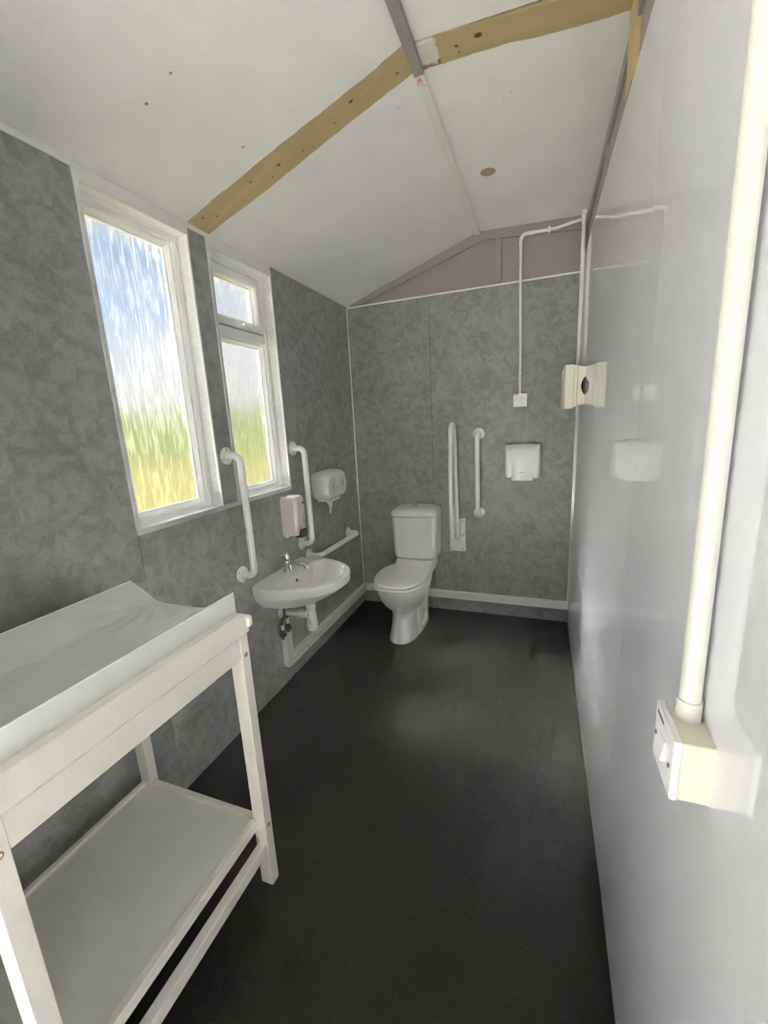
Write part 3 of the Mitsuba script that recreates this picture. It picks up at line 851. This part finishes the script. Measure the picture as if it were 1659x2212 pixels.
# ------------------------------------------------------------------ soap dispenser
soap = thing('soap_dispenser', 'pale pink soap dispenser with black push bar on the left wall above the basin', 'soap dispenser')
sr = []
for z, xf, hw, r in ((.880, .088, .048, .018), (.884, .094, .050, .02), (.95, .100, .0515, .02), (1.05, .104, .052, .022), (1.09, .102, .051, .024), (1.104, .094, .047, .026), (1.110, .080, .038, .026)):
    ysc = -1.040
    poly = rrect(ysc - hw, ysc + hw, -0.04, xf, r)
    c = np.array(poly.exterior.coords)[:-1]
    c = c[c[:, 1] > -1e9]
    c[:, 1] = np.maximum(c[:, 1], 0.0006)
    sr.append(np.c_[c[:, 1], c[:, 0], np.full(len(c), z)])
part('body', loft(sr), 'soap_pink', soap, smooth=32)
part('back_lip', rbox(.001, .03, -1.086, -1.060, .866, .886, .006), 'soap_pink', soap, smooth=35)
part('push_bar', rbox(.060, .1125, -1.066, -1.008, .866, .912, .006), 'black_plastic', soap, smooth=35, label='black push bar')
part('sight_slot', bx(.098, .1035, -1.022, -1.017, .945, 1.00, .0008), 'dark_print', soap)
lgk = part('logo', prism([(-1.026, 1.058), (-1.004, 1.060), (-1.002, 1.072), (-1.024, 1.070)], 'x', .1030, .1048), 'red_print', soap, label='small red logo')

# ------------------------------------------------------------------ toilet roll dispenser
tp = thing('toilet_roll_dispenser', 'translucent white double toilet roll dispenser on the left wall near the back corner', 'dispenser')
tr = []
for x, i, r in ((.001, .006, .04), (.02, .0, .045), (.075, .002, .05), (.105, .008, .05), (.118, .018, .045), (.122, .03, .035)):
    c = np.array(rrect(-.735 + i, -.445 - i, 1.015 + i * .7, 1.198 - i, r).exterior.coords)[:-1]
    tr.append(np.c_[np.full(len(c), x), c[:, 0], c[:, 1]])
part('case', loft(tr), 'dispenser_translucent', tp, smooth=35)
for yc in (-.660, -.520):
    rl = part('roll_disc', lathe([[0, 0], [.060, 0], [.060, .0012], [.056, .0018], [0, .0018]], (1, 0, 0), (.1212, yc, 1.105), 36), 'dispenser_roll', tp, smooth=35)
    part('core', lathe([[0, 0], [.022, 0], [.022, .001], [0, .001]], (1, 0, 0), (.1228, yc, 1.105), 24), 'dispenser_core', rl)
part('lock', lathe([[0, 0], [.008, 0], [.007, .002], [0, .002]], (1, 0, 0), (.1215, -.59, 1.080), 16), 'screw_grey', tp)
part('tear_bar', bx(.020, .118, -.700, -.560, 1.004, 1.020, .003), 'dispenser_translucent', tp)
pp = []
rng = np.random.default_rng(4)
for q in np.linspace(0, 1, 8):
    wdt = .055 * (1 - q) + .012 * q
    z = 1.012 - .092 * q
    yy = -.660 + .018 * q
    pp.append([[.085 + .012 * math.sin(4 * q), yy - wdt, z], [.095 + .012 * math.sin(4 * q + 1), yy, z - .004], [.085 + .012 * math.sin(4 * q + 2), yy + wdt, z], [.082 + .012 * math.sin(4 * q + 1), yy, z - .004]])
part('paper_end', loft(pp), 'paper_white', tp, smooth=40, label='torn end of toilet paper')

# ------------------------------------------------------------------ trunking
trk = thing('pipe_trunking', 'white square trunking low on the left wall with a short riser under the basin', 'trunking')
TZ0, TZ1, TD = .112, .166, .038
part('run', prism([(-1.214, TZ0), (-.0007, TZ0), (-.0007, TZ1), (-1.162, TZ1), (-1.162, .318), (-1.214, .318)], 'x', .0006, TD), 'pvc_white', trk)
part('lid_lip', bx(TD - .001, TD + .002, -1.16, -TD - .003, TZ1 - .010, TZ1 - .004, .0005), 'pvc_white', trk)
trk2 = thing('pipe_trunking', 'white square trunking running low along the grey back wall behind the toilet', 'trunking')
part('run', bx(TD + .0005, 1.597, -TD, -.0006, TZ0, TZ1, .0012), 'pvc_white', trk2)
part('lid_lip', bx(TD + .002, 1.597, -TD - .002, -TD + .001, TZ1 - .010, TZ1 - .004, .0005), 'pvc_white', trk2)

# ------------------------------------------------------------------ changing table
tab = thing('changing_table', 'white painted wooden baby changing table with a lower shelf against the left wall', 'changing table')
X0, X1 = .045, .585
YA, YB = -2.812, -2.160
LW = .034
for (xa, xb) in ((X0, X0 + .045), (X1 - .045, X1)):
    for (ya, yb) in ((YA, YA + LW), (YB - LW, YB)):
        part('leg', bx(xa, xb, ya, yb, 0, .912, .0012), 'table_white', tab)


def guard(xa, xb):
    r = .036
    pts = [(YA - .006, .914), (YB + .006, .914), (YB + .006, .980 - r)]
    for q in np.linspace(0, 1, 8):
        t = math.radians(90 * q); pts.append((YB + .006 - r + r * math.cos(t), .980 - r + r * math.sin(t)))
    for q in np.linspace(0, 1, 8):
        t = math.radians(90 + 90 * q); pts.append((YA - .006 + r + r * math.cos(t), .980 - r + r * math.sin(t)))
    return prism(pts, 'x', xa, xb)


part('guard_board', guard(X1 - .022, X1 + .004), 'table_white', tab)
part('guard_board', guard(X0 - .001, X0 + .022), 'table_white', tab)
part('apron', bx(X1 - .022, X1 - .0015, YA + LW, YB - LW, .842, .9085, .001), 'table_white', tab)
part('apron', bx(X0 + .0015, X0 + .022, YA + LW, YB - LW, .842, .9085, .001), 'table_white', tab)
for yy in (YA, YB - .002):
    part('end_board', rbox(X0 - .01, X1 + .012, yy, yy + .024, .925, .962, .010), 'table_white', tab, smooth=35)
part('top_board', bx(X0 + .023, X1 - .023, YA + .03, YB - .006, .918, .930), 'table_white', tab)
part('shelf', bx(X0 + .020, X1 - .030, YA + .012, YB - .018, .238, .246, .001), 'shelf_white', tab)
part('shelf_rail', bx(X1 - .052, X1 - .030, YA + LW, YB - LW, .222, .258, .002), 'table_white', tab)
part('shelf_rail', bx(X0 + .003, X0 + .022, YA + LW, YB - LW, .222, .258, .002), 'table_white', tab)
part('shelf_rail', bx(X0 + .045, X1 - .045, YB - .030, YB - .010, .222, .258, .002), 'table_white', tab)
part('shelf_rail', bx(X0 + .045, X1 - .045, YA + .010, YA + .030, .222, .258, .002), 'table_white', tab)
part('stretcher', bx(X1 - .030, X1 - .002, YA + LW, YB - LW, .136, .176, .0015), 'table_white', tab)
part('stretcher', bx(X0 + .002, X0 + .030, YA + LW, YB - LW, .136, .176, .0015), 'table_white', tab)
for yy in (YB - LW / 2, YA + LW / 2):
    for zz in (.848, .233):
        part('bolt', lathe([[0, 0], [.0075, 0], [.0075, .0012], [.005, .0016], [.003, .0004], [0, .0004]], (1, 0, 0), (X1 - .0002, yy, zz), 16), 'brass_bolt', tab, label='countersunk metal bolt')

# the mat, folds running from its far corners
ny_, nx_ = 90, 60
xs = np.linspace(0, 1, nx_); ysg = np.linspace(0, 1, ny_)
MX0, MX1, MYA, MYB = .150, .562, -2.80, -2.168
rng = np.random.default_rng(9)


def mat_profile(u):
    up = 1.036
    lo = .978
    a = np.clip((0.26 - u) / 0.26, 0, 1); b = np.clip((u - 0.72) / 0.28, 0, 1)
    a = a * a * (3 - 2 * a) * .35 + a * .65
    b = b * b * (3 - 2 * b) * .35 + b * .65
    return lo + (up - lo) * np.maximum(a, b)


U, V = np.meshgrid(xs, ysg)
Z = mat_profile(U)
X = MX0 + (MX1 - MX0) * U
Y = MYA + (MYB - MYA) * V
for (cu, cv_, amp, fr) in ((.27, 1.0, .0070, 17), (.74, 1.0, .0050, 15), (.27, 0.0, .005, 16)):
    du, dv = (U - cu) * .41, (V - cv_) * .60
    ang = np.arctan2(du, -dv if cv_ > .5 else dv)
    rad = np.hypot(du, dv)
    Z += amp * np.sin(fr * ang + 2.0 * np.sin(3 * ang)) * np.exp(-((rad - .10) / .10) ** 2) * np.clip(rad / .05, 0, 1) * np.clip(U / .18, 0, 1) * np.clip((1 - U) / .18, 0, 1)
Z += .0015 * (meshkit.fbm(np.c_[X.ravel() * 9, Y.ravel() * 9, np.zeros(X.size)]).reshape(X.shape))
top = np.c_[X.ravel(), Y.ravel(), Z.ravel()]
F = []
for i in range(ny_ - 1):
    for j in range(nx_ - 1):
        a = i * nx_ + j
        F += [[a, a + 1, a + nx_ + 1], [a, a + nx_ + 1, a + nx_]]
bottom = top.copy(); bottom[:, 2] = .932
N = len(top)
F2 = [[N + a, N + c, N + b] for a, b, c in F]
edge = [i * nx_ + (nx_ - 1) for i in range(ny_)]
loop = list(range(nx_)) + [i * nx_ + nx_ - 1 for i in range(1, ny_)] + [(ny_ - 1) * nx_ + j for j in range(nx_ - 2, -1, -1)] + [i * nx_ for i in range(ny_ - 2, 0, -1)]
S = []
for q in range(len(loop)):
    a, b = loop[q], loop[(q + 1) % len(loop)]
    S += [[a, N + a, b], [b, N + a, N + b]]
mm = trimesh.Trimesh(np.vstack([top, bottom]), np.array(F + F2 + S), process=False)
trimesh.repair.fix_normals(mm)
cm = thing('changing_mat', 'pale padded changing mat with raised sides lying on top of the white table', 'changing mat')
part('pad', mm, 'mat_vinyl', cm, smooth=32)
for px_ in (MX1 - .001, MX0 + .001):
    part('piping', tube(np.c_[np.full(30, px_), np.linspace(MYA, MYB, 30), np.full(30, 1.037)], .0018, 8), 'pvc_white', cm, smooth=40)
